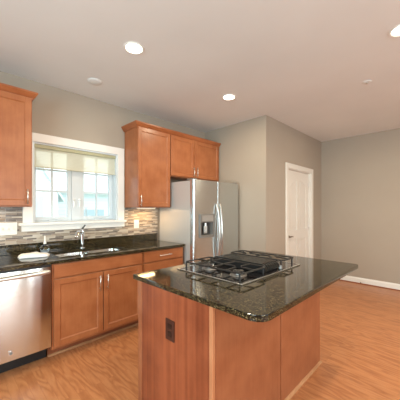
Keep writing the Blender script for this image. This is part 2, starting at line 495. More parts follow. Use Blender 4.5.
def baseboard(name, path, flip, label):
    prof = [(0, 0), (.014, 0), (.014, .085), (.009, .10), (.006, .112), (0, .112)]
    struct(name, sweep(bm_new(), path, prof, flip), M['trim'], label, 'baseboard')
baseboard('baseboard_right', [(RX, FY), (RX, KY)], -1, 'white baseboard along the right wall')
baseboard('baseboard_closet', [(AX, KY), (3.92, KY)], 1, 'white baseboard left of the white door')
baseboard('baseboard_corner', [(5.03, KY), (RX - .014, KY)], 1, 'white baseboard between door and corner')

struct('trim_1', sweep(bm_new(), [(RX - .0145, FY), (RX - .0145, KY - .016)], [(0, .0003), (.016, .0003), (.014, .010), (.009, .016), (0, .018)], -1), M['kick'], 'stained wood shoe molding below the right baseboard', 'molding')

# ------------------------------------------------------------------ window
win = thing('window_1', (1.165, WY, 1.235), 'white double casement window with half lowered shade over the sink', 'window', kind='structure')
b = bm_new()
cw = .09
box(b, OX0 - cw, OX0, WY - .02, WY, OZ0, OZ1 + cw, .004); box(b, OX1, OX1 + cw, WY - .02, WY, OZ0, OZ1 + cw, .004)
box(b, OX0, OX1, WY - .02, WY, OZ1, OZ1 + cw, .004)
obj('casing', b, M['trim'], win)
b = bm_new()
box(b, OX0 - .125, OX1 + .105, WY - .055, WY, 1.207, OZ0, .006)
pass
obj('window_sill', b, M['trim'], win)
obj('apron', box(bm_new(), OX0 - .1, OX1 + .095, WY - .02, WY, 1.145, 1.207, .004), M['trim'], win)
b = bm_new()
jy0, jy1 = WY, WY + .20
box(b, OX0, OX0 + .018, jy0, jy1, OZ0, OZ1); box(b, OX1 - .018, OX1, jy0, jy1, OZ0, OZ1)
box(b, OX0 + .018, OX1 - .018, jy0, jy1, OZ1 - .018, OZ1); box(b, OX0 + .018, OX1 - .018, jy0 + .05, jy1, OZ0, OZ0 + .012)
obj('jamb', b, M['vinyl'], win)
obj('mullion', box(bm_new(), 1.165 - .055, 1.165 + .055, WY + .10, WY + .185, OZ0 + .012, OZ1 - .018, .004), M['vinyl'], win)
for x0, x1 in ((OX0 + .018, 1.11), (1.22, OX1 - .018)):
    b = bm_new(); fy0, fy1 = WY + .115, WY + .16
    z0, z1 = OZ0 + .014, OZ1 - .02; s = .042
    box(b, x0, x0 + s, fy0, fy1, z0, z1, .004); box(b, x1 - s, x1, fy0, fy1, z0, z1, .004)
    box(b, x0 + s, x1 - s, fy0, fy1, z0, z0 + s, .004); box(b, x0 + s, x1 - s, fy0, fy1, z1 - s, z1, .004)
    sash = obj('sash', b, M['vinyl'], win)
    obj('pane', box(bm_new(), x0 + s, x1 - s, fy0 + .02, fy0 + .026, z0 + s, z1 - s), M['glass'], sash)
    b = bm_new(); xm = (x0 + x1) / 2
    box(b, xm - .010, xm + .010, fy0 + .01, fy0 + .036, z0 + s, z1 - s)
    for q in (1, 2):
        zz = z0 + s + (z1 - z0 - 2 * s) * (0.395 if q == 1 else 0.72)
        box(b, x0 + s, x1 - s, fy0 + .012, fy0 + .034, zz - .010, zz + .010)
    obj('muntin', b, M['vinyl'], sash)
    # crank at the foot of the sash and the lock lever on the centre side
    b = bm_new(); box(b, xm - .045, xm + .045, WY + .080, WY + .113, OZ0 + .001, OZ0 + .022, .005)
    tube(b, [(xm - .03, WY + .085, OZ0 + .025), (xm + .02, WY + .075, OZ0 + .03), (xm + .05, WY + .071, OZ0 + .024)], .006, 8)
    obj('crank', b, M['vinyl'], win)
    lx = x1 + .022 if x1 < 1.2 else x0 - .022
    b = bm_new(); box(b, lx - .008, lx + .008, WY + .085, WY + .101, 1.40, 1.50, .004)
    tube(b, [(lx, WY + .09, 1.49), (lx, WY + .075, 1.475), (lx, WY + .073, 1.42)], .006, 8)
    obj('lock_lever', b, M['nickel'], win)

# the shade hangs inside the opening
sh = thing('window_shade', (1.165, WY + .03, 1.835), 'cream pleated shade drawn a third down the sink window', 'shade')
b = bm_new()
zt, zb = 2.045, 1.845; n = 12
pts = []
for i in range(2 * n + 1):
    z = zt + (zb - zt) * i / (2 * n)
    pts.append((WY + .028 + (.001 if i % 2 else 0), z))
V = [[b.verts.new((x, y, z)) for y, z in pts] for x in (OX0 + .022, OX1 - .022)]
for i in range(2 * n): b.faces.new((V[0][i], V[1][i], V[1][i + 1], V[0][i + 1]))
obj('pleated_fabric', b, M['shade'], sh)
obj('head_rail', box(bm_new(), OX0 + .02, OX1 - .02, WY + .008, WY + .052, 2.043, 2.08, .004), M['rail'], sh)
obj('bottom_rail', box(bm_new(), OX0 + .022, OX1 - .022, WY + .02, WY + .044, 1.832, 1.847, .003), M['shade'], sh)

# ------------------------------------------------------------------ neighbour's house and lawn outside
tag(obj('lawn', box(bm_new(), -25, 40, WY + .3, 60, -0.7, -0.5), M['grass']), 'lawn outside the window', 'lawn', kind='structure')
hs = thing('neighboring_house', (4.2, 14, -0.5), 'pale sided house with steep gable seen through the window', 'house')
b = bm_new()
prism(b, [(1.1, -.5), (4.05, -.5), (4.05, 2.15), (2.55, 4.6), (1.1, 2.2)], 'y', 13.9, 18)
box(b, 4.05, 11, 15, 21, -.5, 2.3)
obj('wall', b, M['siding'], hs)
b = bm_new()
prism(b, [(2.55, 4.70), (4.35, 1.78), (4.30, 1.72), (2.55, 4.60), (0.80, 1.77), (0.75, 1.82)], 'y', 13.78, 18.1)
prism(b, [(14.6, 2.22), (18.2, 3.7), (21.4, 2.2), (21.4, 2.3), (18.2, 3.85), (14.6, 2.36)], 'x', 3.9, 11.3)
obj('roof', b, M['roof'], hs)
for x0, x1, z0, z1, yy in ((2.7, 3.4, .9, 2.0, 13.88), (5.3, 5.75, .7, 1.35, 14.98), (5.85, 6.3, .7, 1.35, 14.98), (6.4, 6.85, .7, 1.35, 14.98)):
    f = obj('window', box(bm_new(), x0 - .07, x1 + .07, yy - .03, yy, z0 - .07, z1 + .07), M['htrim'], hs)
    obj('pane', box(bm_new(), x0, x1, yy - .045, yy - .031, z0, z1), M['hwin'], f)

# ------------------------------------------------------------------ closet door
dr = thing('door_1', (4.47, KY, 0), 'white four panel door with arched upper panels and lever', 'door', kind='structure')
b = bm_new(); cwd = .078
box(b, DX0 - cwd + .005, DX0 + .005, KY - .018, KY, 0, DZ + cwd - .005, .004); box(b, DX1 - .005, DX1 + cwd - .005, KY - .018, KY, 0, DZ + cwd - .005, .004)
box(b, DX0 + .005, DX1 - .005, KY - .018, KY, DZ - .005, DZ + cwd - .005, .004)
obj('casing', b, M['doorp'], dr)
b = bm_new()
box(b, DX0, DX0 + .018, KY, KY + .12, 0, DZ); box(b, DX1 - .018, DX1, KY, KY + .12, 0, DZ); box(b, DX0 + .018, DX1 - .018, KY, KY + .12, DZ - .018, DZ)
obj('jamb', b, M['doorp'], dr)
sx0, sx1, sz0, sz1 = DX0 + .021, DX1 - .021, .012, DZ - .021
sy = KY + .035
b = bm_new()
box(b, sx0, sx1, sy + .012, sy + .03, sz0, sz1)
st = .11; xm = (sx0 + sx1) / 2
def pan_top(x, xa, xb, side):      # cambered top edge: rises toward the middle of the door
    t = (x - xa) / (xb - xa); t = t if side < 0 else 1 - t
    return 1.80 + .085 * math.sin(t * PI / 2) ** 1.2
fy0 = sy
box(b, sx0, sx0 + st, fy0, sy + .012, sz0, sz1); box(b, sx1 - st, sx1, fy0, sy + .012, sz0, sz1)
box(b, xm - .055, xm + .055, fy0, sy + .012, sz0, sz1)
for xa, xb, side in ((sx0 + st, xm - .055, -1), (xm + .055, sx1 - st, 1)):
    box(b, xa, xb, fy0, sy + .012, sz0, .24); box(b, xa, xb, fy0, sy + .012, .86, 1.02)
    k = 10
    pts = [(xa + (xb - xa) * i / k, pan_top(xa + (xb - xa) * i / k, xa, xb, side)) for i in range(k + 1)] + [(xb, sz1), (xa, sz1)]
    prism(b, pts, 'y', fy0, sy + .012)
    # raised fields
    g = .035
    box(b, xa + g, xb - g, sy + .005, sy + .013, .24 + g, .86 - g, .004)
    pts = [(xa + g + (xb - xa - 2 * g) * i / k, pan_top(xa + (xb - xa) * i / k, xa, xb, side) - g) for i in range(k + 1)]
    pts = pts + [(xb - g, 1.02 + g), (xa + g, 1.02 + g)]
    prism(b, pts, 'y', sy + .005, sy + .013)
slab = obj('door_slab', b, M['doorp'], dr)
b = bm_new(); hx, hz = sx0 + .065, .915
disc_y(b, hx, sy - .012, sy, hz, .03)
tube(b, [(hx, sy - .01, hz), (hx, sy - .045, hz)], .011, 10)
tube(b, [(hx - .012, sy - .045, hz), (hx + .03, sy - .05, hz + .004), (hx + .075, sy - .046, hz + .002), (hx + .11, sy - .04, hz - .006)], [.010, .011, .009, .007], 10)
obj('lever_handle', b, M['bronze'], dr, 'brownish nickel lever handle')
for z in (.25, 1.05, 1.83):
    b = bm_new(); tube(b, [(DX1 - .024, sy - .006, z - .045), (DX1 - .024, sy - .006, z + .045)], .007, 8)
    box(b, DX1 - .05, DX1 - .024, sy - .003, sy - .0005, z - .045, z + .045)
    obj('hinge', b, M['nickel'], dr)
# little spring stop on the baseboard
dst = thing('door_stop', (RX - .014, 1.257, .045), 'small spring door stop on the right wall baseboard', 'door stop')
obj('spring', tube(bm_new(), [(RX - .015, 1.257, .045), (RX - .075, 1.257, .042)], .006, 8), M['nickel'], dst)
obj('tip', tube(bm_new(), [(RX - .075, 1.257, .042), (RX - .09, 1.257, .041)], .010, 10), M['grey'], dst)

# ================================================================== cabinets
def shaker(b, x0, x1, z0, z1, yf, yb, st=.052):
    r = .008
    box(b, x0, x0 + st, yf, yb, z0, z1, .002, 1); box(b, x1 - st, x1, yf, yb, z0, z1, .002, 1)
    box(b, x0 + st, x1 - st, yf, yb, z0, z0 + st, .002, 1); box(b, x0 + st, x1 - st, yf, yb, z1 - st, z1, .002, 1)
    # chamfered inner edge and the flat recessed field
    i0, i1, j0, j1 = x0 + st, x1 - st, z0 + st, z1 - st
    c = .007
    O = [(i0, j0), (i1, j0), (i1, j1), (i0, j1)]; I = [(i0 + c, j0 + c), (i1 - c, j0 + c), (i1 - c, j1 - c), (i0 + c, j1 - c)]
    vo = [b.verts.new((x, yf + .002, z)) for x, z in O]; vi = [b.verts.new((x, yf + r, z)) for x, z in I]
    fs = [b.faces.new((vo[k], vo[(k + 1) % 4], vi[(k + 1) % 4], vi[k])) for k in range(4)]
    fs.append(b.faces.new(vi))
    for f in fs:
        if f.normal.y > 0: f.normal_flip()
    box(b, i0 - .002, i1 + .002, yf + r + .001, yb - .002, j0 - .002, j1 + .002)
    return b

def bar_v(x, z0, z1, y, parent):
    b = bm_new()
    tube(b, [(x, y - .028, z0), (x, y - .028, z1)], .0048, 10)
    for z in (z0 + .02, z1 - .02): tube(b, [(x, y - .028, z), (x, y, z)], .0038, 8)
    obj('handle', b, M['nickel'], parent, 'satin nickel bar handle')
def bar_h(x0, x1, z, y, parent):
    b = bm_new()
    tube(b, [(x0, y - .028, z), (x1, y - .028, z)], .0048, 10)
    for x in (x0 + .02, x1 - .02): tube(b, [(x, y - .028, z), (x, y, z)], .0038, 8)
    obj('handle', b, M['nickel'], parent, 'satin nickel bar handle')

def carcass(c, x0, x1, y0, y1, z0, z1, ff=.02, sides=True, stiles=(), rails=(), fw=.04):
    b = bm_new()
    t = .016
    box(b, x0, x0 + t, y0 + ff, y1, z0, z1); box(b, x1 - t, x1, y0 + ff, y1, z0, z1)
    box(b, x0 + t, x1 - t, y1 - .008, y1, z0, z1); box(b, x0 + t, x1 - t, y0 + ff, y1 - .008, z0, z0 + t)
    box(b, x0 + t, x1 - t, y0 + ff, y1 - .008, z1 - t, z1)
    obj('carcass', b, M['woodv'], c)
    b = bm_new()
    box(b, x0, x0 + fw, y0, y0 + ff, z0, z1, .0015, 1); box(b, x1 - fw, x1, y0, y0 + ff, z0, z1, .0015, 1)
    box(b, x0 + fw, x1 - fw, y0, y0 + ff, z0, z0 + fw); box(b, x0 + fw, x1 - fw, y0, y0 + ff, z1 - fw, z1)
    for x in stiles: box(b, x - fw / 2, x + fw / 2, y0, y0 + ff, z0 + fw, z1 - fw)
    for z in rails: box(b, x0 + fw, x1 - fw, y0, y0 + ff, z - fw / 2, z + fw / 2)
    obj('face_frame', b, M['woodv'], c)

UF = 2.87; UDF = 2.85          # upper face-frame and door planes
UT = 2.44
crown = [(0, 2.418), (.008, 2.418), (.012, 2.430), (.024, 2.442), (.036, 2.462), (.042, 2.468), (.042, 2.484), (0, 2.484)]
# left wall cabinet
c = thing('upper_cabinet', (.30, 3.19, 1.40), 'cherry toned wall cabinet left of the window', 'cabinet', 'wall cabinets')
X0, X1 = -.02, .609
carcass(c, X0, X1, UF, 3.19, 1.40, UT)
d = obj('door', shaker(bm_new(), X0 + .022, .600, 1.412, 2.424, UDF, UF - .001, .05), M['woodv'], c)
bar_v(.566, 1.425, 1.565, UDF, d)
obj('crown_molding', sweep(bm_new(), [(X0, UF), (X1, UF), (X1, WY)], crown, 1), M['woody'], c)
# tall wall cabinet right of window
c = thing('upper_cabinet', (2.01, 3.19, 1.40), 'tall cherry toned wall cabinet between window and refrigerator', 'cabinet', 'wall cabinets')
X0, X1 = 1.748, 2.268
carcass(c, X0, X1, UF, 3.185, 1.40, UT)
d = obj('door', shaker(bm_new(), X0 + .003, X1 - .006, 1.412, 2.424, UDF, UF - .001), M['woodv'], c)
bar_v(X0 + .034, 1.415, 1.56, UDF, d)
obj('crown_molding', sweep(bm_new(), [(X0, WY - .002), (X0, UF), (2.2695, UF)], crown, 1), M['woody'], c)
# double cabinet above the refrigerator
c = thing('upper_cabinet', (2.79, 3.19, 1.845), 'short two door wall cabinet above the refrigerator', 'cabinet', 'wall cabinets')
X0, X1 = 2.270, 3.318
carcass(c, X0, X1, UF, 3.185, 1.845, UT, stiles=(2.742,))
for x0, x1, hx in ((X0 + .006, 2.738, 2.708), (2.746, X1 - .02, 2.776)):
    d = obj('door', shaker(bm_new(), x0, x1, 1.857, 2.424, UDF, UF - .001), M['woodv'], c)
    bar_v(hx, 1.870, 2.015, UDF, d)
obj('crown_molding', sweep(bm_new(), [(2.2705, UF), (3.325, UF)], crown, 1), M['woody'], c)

# base cabinets
BF = 2.585; BD = 2.565
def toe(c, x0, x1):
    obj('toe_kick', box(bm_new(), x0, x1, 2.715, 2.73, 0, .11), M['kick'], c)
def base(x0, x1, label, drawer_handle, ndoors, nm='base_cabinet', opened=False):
    c = thing(nm, ((x0 + x1) / 2, 3.18, 0), label, 'cabinet', 'base cabinets under the window counter')
    xm = (x0 + x1) / 2
    # open-topped carcass so the sink bowls hang free inside it
    b = bm_new(); t = .016
    box(b, x0, x0 + t, BF + .02, 3.18, .11, .888); box(b, x1 - t, x1, BF + .02, 3.18, .11, .888)
    box(b, x0 + t, x1 - t, 3.172, 3.18, .11, .888); box(b, x0 + t, x1 - t, BF + .02, 3.172, .11, .126)
    obj('carcass', b, M['woodv'], c)
    b = bm_new(); fw = .036
    box(b, x0, x0 + fw, BF, BF + .02, .11, .888); box(b, x1 - fw, x1, BF, BF + .02, .11, .888)
    box(b, x0 + fw, x1 - fw, BF, BF + .02, .11, .11 + fw); box(b, x0 + fw, x1 - fw, BF, BF + .02, .86, .888)
    box(b, x0 + fw, x1 - fw, BF, BF + .02, .73, .768)
    obj('face_frame', b, M['woodv'], c)
    if ndoors == 0:
        for z0, z1 in ((.135, .438), (.446, .742), (.758, .878)):
            dn = obj('drawer_front', box(bm_new(), x0 + .014, x1 - .014, BD, BF - .001, z0, z1, .004), M['woodh'], c)
            bar_h(xm - .09, xm + .09, (z0 + z1) / 2, BD, dn)
        toe(c, x0, x1)
        return c
    dn = obj('drawer_front' , box(bm_new(), x0 + .014, x1 - .014, BD, BF - .001, .758, .878, .004), M['woodh'], c)
    if drawer_handle: bar_h(xm - .09, xm + .09, .822, BD, dn)
    if ndoors == 2:
        for a, e, hx in ((x0 + .014, xm - .004, xm - .040), (xm + .004, x1 - .014, xm + .040)):
            d = obj('door', shaker(bm_new(), a, e, .135, .742, BD, BF - .001), M['woodv'], c)
            bar_v(hx, .560, .712, BD, d)
    else:
        d = obj('door', shaker(bm_new(), x0 + .014, x1 - .014, .135, .742, BD, BF - .001), M['woodv'], c)
        bar_v(x0 + .05, .575, .705, BD, d)
    toe(c, x0, x1)
    return c
base(.700, 1.640, 'two door cherry toned base cabinet under the sink', False, 2)
base(1.642, 2.262, 'cherry toned drawer base cabinet beside the refrigerator', True, 0)
base(-.52, .072, 'cherry toned base cabinet left of the dishwasher', True, 1)
tag(obj('shoe_molding', sweep(bm_new(), [(.700, 2.714), (2.262, 2.714)], [(0, 0), (.016, 0), (.014, .010), (.009, .016), (0, .018)], 1), M['oak']),
    'light oak shoe molding along the window cabinets toe kick', 'molding')

# ------------------------------------------------------------------ window counter
def slab_hole(b, x0, x1, y0, y1, z0, z1, hx0, hx1, hy0, hy1, bev=.003):
    xs = [x0, hx0, hx1, x1]; ys = [y0, hy0, hy1, y1]
    T = {}; 
    for z in (z0, z1):
        for i, x in enumerate(xs):
            for j, y in enumerate(ys): T[i, j, z] = b.verts.new((x, y, z))
    fs = []
    for i in range(3):
        for j in range(3):
            if i == 1 and j == 1: continue
            for z in (z0, z1): fs.append(b.faces.new((T[i, j, z], T[i + 1, j, z], T[i + 1, j + 1, z], T[i, j + 1, z])))
    def side(p, q):
        fs.append(b.faces.new((T[(*p, z0)], T[(*q, z0)], T[(*q, z1)], T[(*p, z1)])))
    for i in range(3): side((i, 0), (i + 1, 0)); side((i, 3), (i + 1, 3)); side((0, i), (0, i + 1)); side((3, i), (3, i + 1))
    side((1, 1), (2, 1)); side((1, 2), (2, 2)); side((1, 1), (1, 2)); side((2, 1), (2, 2))
    bmesh.ops.recalc_face_normals(b, faces=fs)
    sharp_bevel(b, list(b.verts), bev, 2)
    return b
ct = thing('countertop', (.9, 2.9, .89), 'black granite countertop with sink cutout under the window', 'countertop')
SX0, SX1, SY0, SY1 = .80, 1.53, 2.70, 3.075
obj('slab', slab_hole(bm_new(), -.52, 2.268, 2.548, 3.198, .889, .92, SX0, SX1, SY0, SY1), M['granite'], ct)
obj('upstand', box(bm_new(), -.52, 2.268, 3.172, 3.190, .921, 1.02, .002), M['granite'], ct)

b = bm_new()
box(b, -.6, .565, 3.191, 3.199, 1.0, 1.399); box(b, .565, 1.76, 3.191, 3.199, 1.0, 1.144); box(b, 1.76, 2.29, 3.191, 3.199, 1.0, 1.399)
box(b, .565, .592, 3.191, 3.199, 1.236, 1.399)
tag(obj('tile_backsplash', b, M['tile']), 'grey and tan linear mosaic tile backsplash behind the counter', 'backsplash')

sk = thing('kitchen_sink', (1.165, 2.9, .70), 'stainless undermount double bowl sink below the window', 'sink')
def bowl(x0, x1, y0, y1, z0, z1, name):
    b = bm_new(); t = .004
    def ring(ins, z, r):
        pts = []
        for cx, cy, a0 in ((x1 - ins - r, y1 - ins - r, 0), (x0 + ins + r, y1 - ins - r, PI / 2), (x0 + ins + r, y0 + ins + r, PI), (x1 - ins - r, y0 + ins + r, 1.5 * PI)):
            for k in range(6):
                a = a0 + k / 5 * PI / 2; pts.append(b.verts.new((cx + r * math.cos(a), cy + r * math.sin(a), z)))
        return pts
    R = [ring(-.006, z1 - .001, .06), ring(0, z1 - .001, .055), ring(.008, z1 - .06, .055), ring(.014, z0 + .03, .055), ring(.035, z0 + .004, .05), ring(.10, z0, .04)]
    fs = []
    for p, q in zip(R[:-1], R[1:]):
        for k in range(len(p)):
            f = b.faces.new((p[k], p[(k + 1) % len(p)], q[(k + 1) % len(p)], q[k])); f.smooth = True; fs.append(f)
    fs.append(b.faces.new(R[-1]))
    bmesh.ops.recalc_face_normals(b, faces=fs)
    for f in fs: f.normal_flip()
    o = obj('bowl', b, M['sink'], sk)
    obj('drain', lathe(bm_new(), ((x0 + x1) / 2, (y0 + y1) / 2, z0), [(0, .004), (.03, .004), (.042, .006), (.045, .001)], 20), M['chrome'], o)
bowl(SX0 + .006, 1.152, SY0 + .006, SY1 - .006, .71, .888, 'bowl')
bowl(1.178, SX1 - .006, SY0 + .006, SY1 - .006, .71, .888, 'bowl')
obj('bowl_divider', box(bm_new(), 1.146, 1.184, SY0 + .004, SY1 - .004, .872, .885, .004), M['sink'], sk)

fx, fyy = 1.165, 3.118
fa = thing('faucet', (fx, fyy, .92), 'low chrome kitchen faucet with black lever behind the sink', 'faucet')
obj('base_plate', lathe(bm_new(), (fx, fyy, .9205), [(0, 0), (.030, 0), (.030, .006), (.024, .012), (0, .012)], 24), M['chrome'], fa)
obj('body', lathe(bm_new(), (fx, fyy, .9325), [(0, 0), (.020, 0), (.019, .06), (.021, .13), (.024, .17), (.022, .20), (.012, .212), (0, .214)], 24), M['chrome'], fa)
obj('spout', tube(bm_new(), [(fx, fyy, 1.10), (fx - .035, fyy - .04, 1.125), (fx - .075, fyy - .09, 1.122), (fx - .105, fyy - .13, 1.10), (fx - .12, fyy - .15, 1.065)], [.014, .016, .017, .019, .018], 14), M['chrome'], fa)
obj('lever', tube(bm_new(), [(fx, fyy, 1.145), (fx + .012, fyy - .006, 1.165), (fx + .032, fyy - .012, 1.192)], [.012, .010, .008], 10), M['darkgrey'], fa, 'dark lever on top')

sb = thing('soap_bottle', (.77, 3.08, .921), 'round clear glass bottle with white neck beside the faucet', 'bottle')
obj('bottle_body', lathe(bm_new(), (.77, 3.08, .921), [(0, 0), (.028, 0), (.038, .012), (.043, .035), (.040, .058), (.026, .074), (.014, .082), (.012, .092), (0, .092)], 28), M['bottle'], sb)
obj('liquid', lathe(bm_new(), (.77, 3.08, .921), [(0, .005), (.026, .005), (.034, .014), (.037, .03), (0, .03)], 24), simple('pale_blue_soap', (.55, .65, .75), .2), sb)
obj('pump_neck', lathe(bm_new(), (.77, 3.08, 1.0132), [(0, 0), (.014, 0), (.013, .02), (.008, .03), (.007, .085), (.0, .087)], 16), M['white'], sb)

# folded towel
def towel():
    b = bm_new(); n = 36
    cx, cy = .635, 2.905; a = math.radians(-12)
    ux = Vector((math.cos(a), math.sin(a))); uy = Vector((-math.sin(a), math.cos(a)))
    top = {}; bot = {}
    for i in range(n + 1):
        for j in range(n + 1):
            s = i / n * 2 - 1; t = j / n * 2 - 1
            w_ = .125 + .008 * math.sin(t * 3 + 1); d_ = .092 + .008 * math.sin(s * 4)
            p = ux * (s * w_) + uy * (t * d_)
            e = max(abs(s), abs(t))
            h = .028 * (1 - e ** 6) ** .5
            h += .009 * math.exp(-((s - t * .3) / .35) ** 2) * (1 - e ** 4) + .004 * noise.noise(Vector((s * 3, t * 3, 1))) * (1 - e ** 4)
            if s + .5 * t > .42: h *= .72
            top[i, j] = b.verts.new((cx + p.x, cy + p.y, .922 + max(0, h)))
            if 0 < i < n and 0 < j < n: bot[i, j] = b.verts.new((cx + p.x, cy + p.y, .9215))
            else: bot[i, j] = top[i, j]
    for i in range(n):
        for j in range(n):
            f = b.faces.new((top[i, j], top[i + 1, j], top[i + 1, j + 1], top[i, j + 1])); f.smooth = True
            q = [bot[i, j], bot[i, j + 1], bot[i + 1, j + 1], bot[i + 1, j]]
            try: b.faces.new(q)
            except ValueError: pass
    return b
tag(obj('towel', towel(), M['cloth'], loc=(.635, 2.905, .921)), 'white folded towel lying on the counter above the dishwasher', 'towel')

# switch plate and outlets
def plate(name, cx, cz, w_, h_, yf, label, cat, m, kind, m2=None):
    t = thing(name, (cx, yf, cz), label, cat)
    obj('plate', box(bm_new(), cx - w_ / 2, cx + w_ / 2, yf - .006, yf, cz - h_ / 2, cz + h_ / 2, .002), m, t)
    return t
t = plate('switch_plate', .443, 1.182, .206, .125, 3.1905, 'wide white switch plate under the left wall cabinet', 'switch', M['white'], 4)
for k in range(4):
    x = .443 + (k - 1.5) * .046
    obj('toggle', box(bm_new(), x - .005, x + .005, 3.172, 3.1843, 1.172, 1.192, .002), M['white'], t)
t = plate('wall_outlet', 1.93, 1.17, .074, .118, 3.1905, 'white outlet on the tile under the tall cabinet', 'outlet', M['white'], 1)
for dz in (-.02, .02): obj('receptacle', box(bm_new(), 1.93 - .016, 1.93 + .016, 3.1825, 3.1843, 1.17 + dz - .013, 1.17 + dz + .013, .001), M['white'], t)

# under-cabinet lamps
ul = thing('under_cabinet_light', (2.0, 3.05, 1.399), 'slim warm lamp under the tall wall cabinet', 'lamp', 'under cabinet lamps')
obj('housing', box(bm_new(), 1.86, 2.14, 3.02, 3.08, 1.388, 1.399, .002), M['white'], ul)
obj('lens', box(bm_new(), 1.87, 2.13, 3.03, 3.07, 1.384, 1.3879, .001), M['ulens'], ul)
ld = bpy.data.lights.new('lamp_glow', 'AREA'); ld.shape = 'RECTANGLE'; ld.size = .26; ld.size_y = .04; ld.energy = 3.6; ld.color = (1, .62, .27)
lo = bpy.data.objects.new('lamp_glow', ld); COL.objects.link(lo); lo.parent = ul; lo.location = (0, 0, -.018)
u2 = copy_tree(ul, (.15, 3.05, 1.399), 'slim warm lamp under the left wall cabinet')

# ------------------------------------------------------------------ dishwasher
dw = thing('dishwasher', (.387, 3.1, 0), 'stainless dishwasher with bar handle left of the sink cabinet', 'dishwasher')
dx0, dx1 = .082, .690
obj('tub_body', box(bm_new(), dx0 + .004, dx1 - .004, 2.60, 3.16, .143, .868), M['darkgrey'], dw)
b = bm_new()
pts = [(dx0, 2.598)]
for i in range(13):
    s = i / 12 * 2 - 1
    pts.append((dx0 + (dx1 - dx0) * i / 12, 2.556 + .006 * abs(s) ** 2.5 + (.006 if abs(s) > .99 else 0)))
pts.append((dx1, 2.598))
prism(b, pts, 'z', .152, .868, 0.002, True)
dp = obj('door_panel', b, M['dwsteel'], dw)
b = bm_new(); k = 24
path = [(dx0 + .02 + (dx1 - dx0 - .04) * i / k, 2.548 - .034 * math.sin(PI * min(1, max(0, (i / k) * 1.0))) ** .35 , .828) for i in range(k + 1)]
tube(b, path, .016, 12)
obj('handle', b, M['nickel'], dp, 'curved stainless bar handle')
obj('badge', disc_y(bm_new(), .59 - .195, 2.550, 2.5555, .215, .018, 24), M['chrome'], dp, 'small round silver badge')
obj('badge_ring', disc_y(bm_new(), .59 - .195, 2.5485, 2.550, .215, .012, 24), M['grey'], dp)
obj('control_strip', box(bm_new(), dx0, dx1, 2.575, 2.62, .869, .884), M['black'], dw)
obj('toe_panel', box(bm_new(), dx0, dx1, 2.720, 2.735, 0.0, .142), M['black'], dw, 'black toe panel')

# ------------------------------------------------------------------ refrigerator
fr = thing('refrigerator', (2.78, 2.8, 0), 'stainless side by side refrigerator with ice dispenser', 'refrigerator')
fx0, fx1 = 2.300, 3.280
obj('cabinet_body', box(bm_new(), fx0 + .004, fx1 - .004, 2.49, 3.16, .02, 1.755, .006), M['steel_side'], fr, 'grey painted side')
def fdoor(x0, x1, soft0, soft1, holes=None):
    b = bm_new()
    pts = [(x0, 2.482)]
    k = 18
    r = .035
    for i in range(k + 1):
        x = x0 + (x1 - x0) * i / k
        s = (x - (fx0 + fx1) / 2) / ((fx1 - fx0) / 2)
        pts.append((x, 2.398 + .02 * s * s))
    pts.append((x1, 2.482))
    # round the outer vertical edges
    def rnd(P, idx, nxt, prv, rr):
        c = Vector(P[idx]); a = c + (Vector(P[prv]) - c).normalized() * rr; e = c + (Vector(P[nxt]) - c).normalized() * rr
        return [tuple((a * (1 - q) ** 2 + c * 2 * q * (1 - q) + e * q * q)) for q in (0, .2, .4, .6, .8, 1)]
    L0 = rnd(pts, 1, 3, 0, soft0); L1 = rnd(pts, len(pts) - 2, len(pts) - 1, len(pts) - 4, soft1)
    mid = [p for p in pts[2:-2] if p[0] > L0[-1][0] + .003 and p[0] < L1[0][0] - .003]
    P = [pts[0]] + L0 + mid + L1 + [pts[-1]]
    return P
seam = 2.752
P1 = fdoor(fx0, seam - .003, .032, .010); P2 = fdoor(seam + .003, fx1, .010, .032)
# freezer door carries a real recess for the dispenser: built as bands above, below and beside it
gx0, gx1, gz0, gz1 = 2.400, 2.672, .998, 1.312
b = bm_new()
prism(b, P1, 'z', .075, gz0, .0, True); prism(b, P1, 'z', gz1, 1.765, .0, True)
PL = [p for p in P1 if p[0] < gx0]; PR = [p for p in P1 if p[0] > gx1]
def yat(x): s = (x - (fx0 + fx1) / 2) / ((fx1 - fx0) / 2); return 2.398 + .02 * s * s
prism(b, PL + [(gx0, yat(gx0)), (gx0, 2.482)], 'z', gz0, gz1, 0, True)
prism(b, [(gx1, 2.482), (gx1, yat(gx1))] + PR, 'z', gz0, gz1, 0, True)
box(b, gx0, gx1, 2.47, 2.482, gz0, gz1)
fdo = obj('freezer_door', b, M['steel'], fr)
rdo = obj('refrigerator_door', prism(bm_new(), P2, 'z', .075, 1.765, 0.0, True), M['steel'], fr)
for x, d_, sg in ((seam - .032, fdo, -1), (seam + .032, rdo, 1)):
    b = bm_new(); k = 18; path = []
    for i in range(k + 1):
        t_ = i / k; z = .62 + (1.45 - .62) * t_
        bow = math.sin(PI * t_) ** .6
        path.append((x + sg * (-.012 * math.sin(PI * t_) + .004), 2.402 - .012 - .05 * bow, z))
    tube(b, path, [.012 + .003 * math.sin(PI * i / k) for i in range(k + 1)], 12)
    obj('handle', b, M['hsteel'], d_, 'bowed stainless handle')
dd = obj('dispenser_frame', (lambda b: (box(b, gx0, gx0 + .018, 2.392, 2.47, gz0, gz1, .003), box(b, gx1 - .018, gx1, 2.392, 2.47, gz0, gz1, .003),
         box(b, gx0 + .018, gx1 - .018, 2.384, 2.47, gz0, gz0 + .03, .003), box(b, gx0 + .018, gx1 - .018, 2.392, 2.47, 1.20, gz1, .003))[0])(bm_new()), M['grey'], fdo, 'grey dispenser surround')
obj('control_panel', box(bm_new(), gx0 + .03, gx1 - .03, 2.387, 2.3915, 1.215, 1.295, .002), simple('dispenser_panel', (.30, .28, .26), .3), dd)
obj('dispenser_recess', box(bm_new(), gx0 + .018, gx1 - .018, 2.462, 2.4695, gz0 + .03, 1.20), M['darkgrey'], dd)
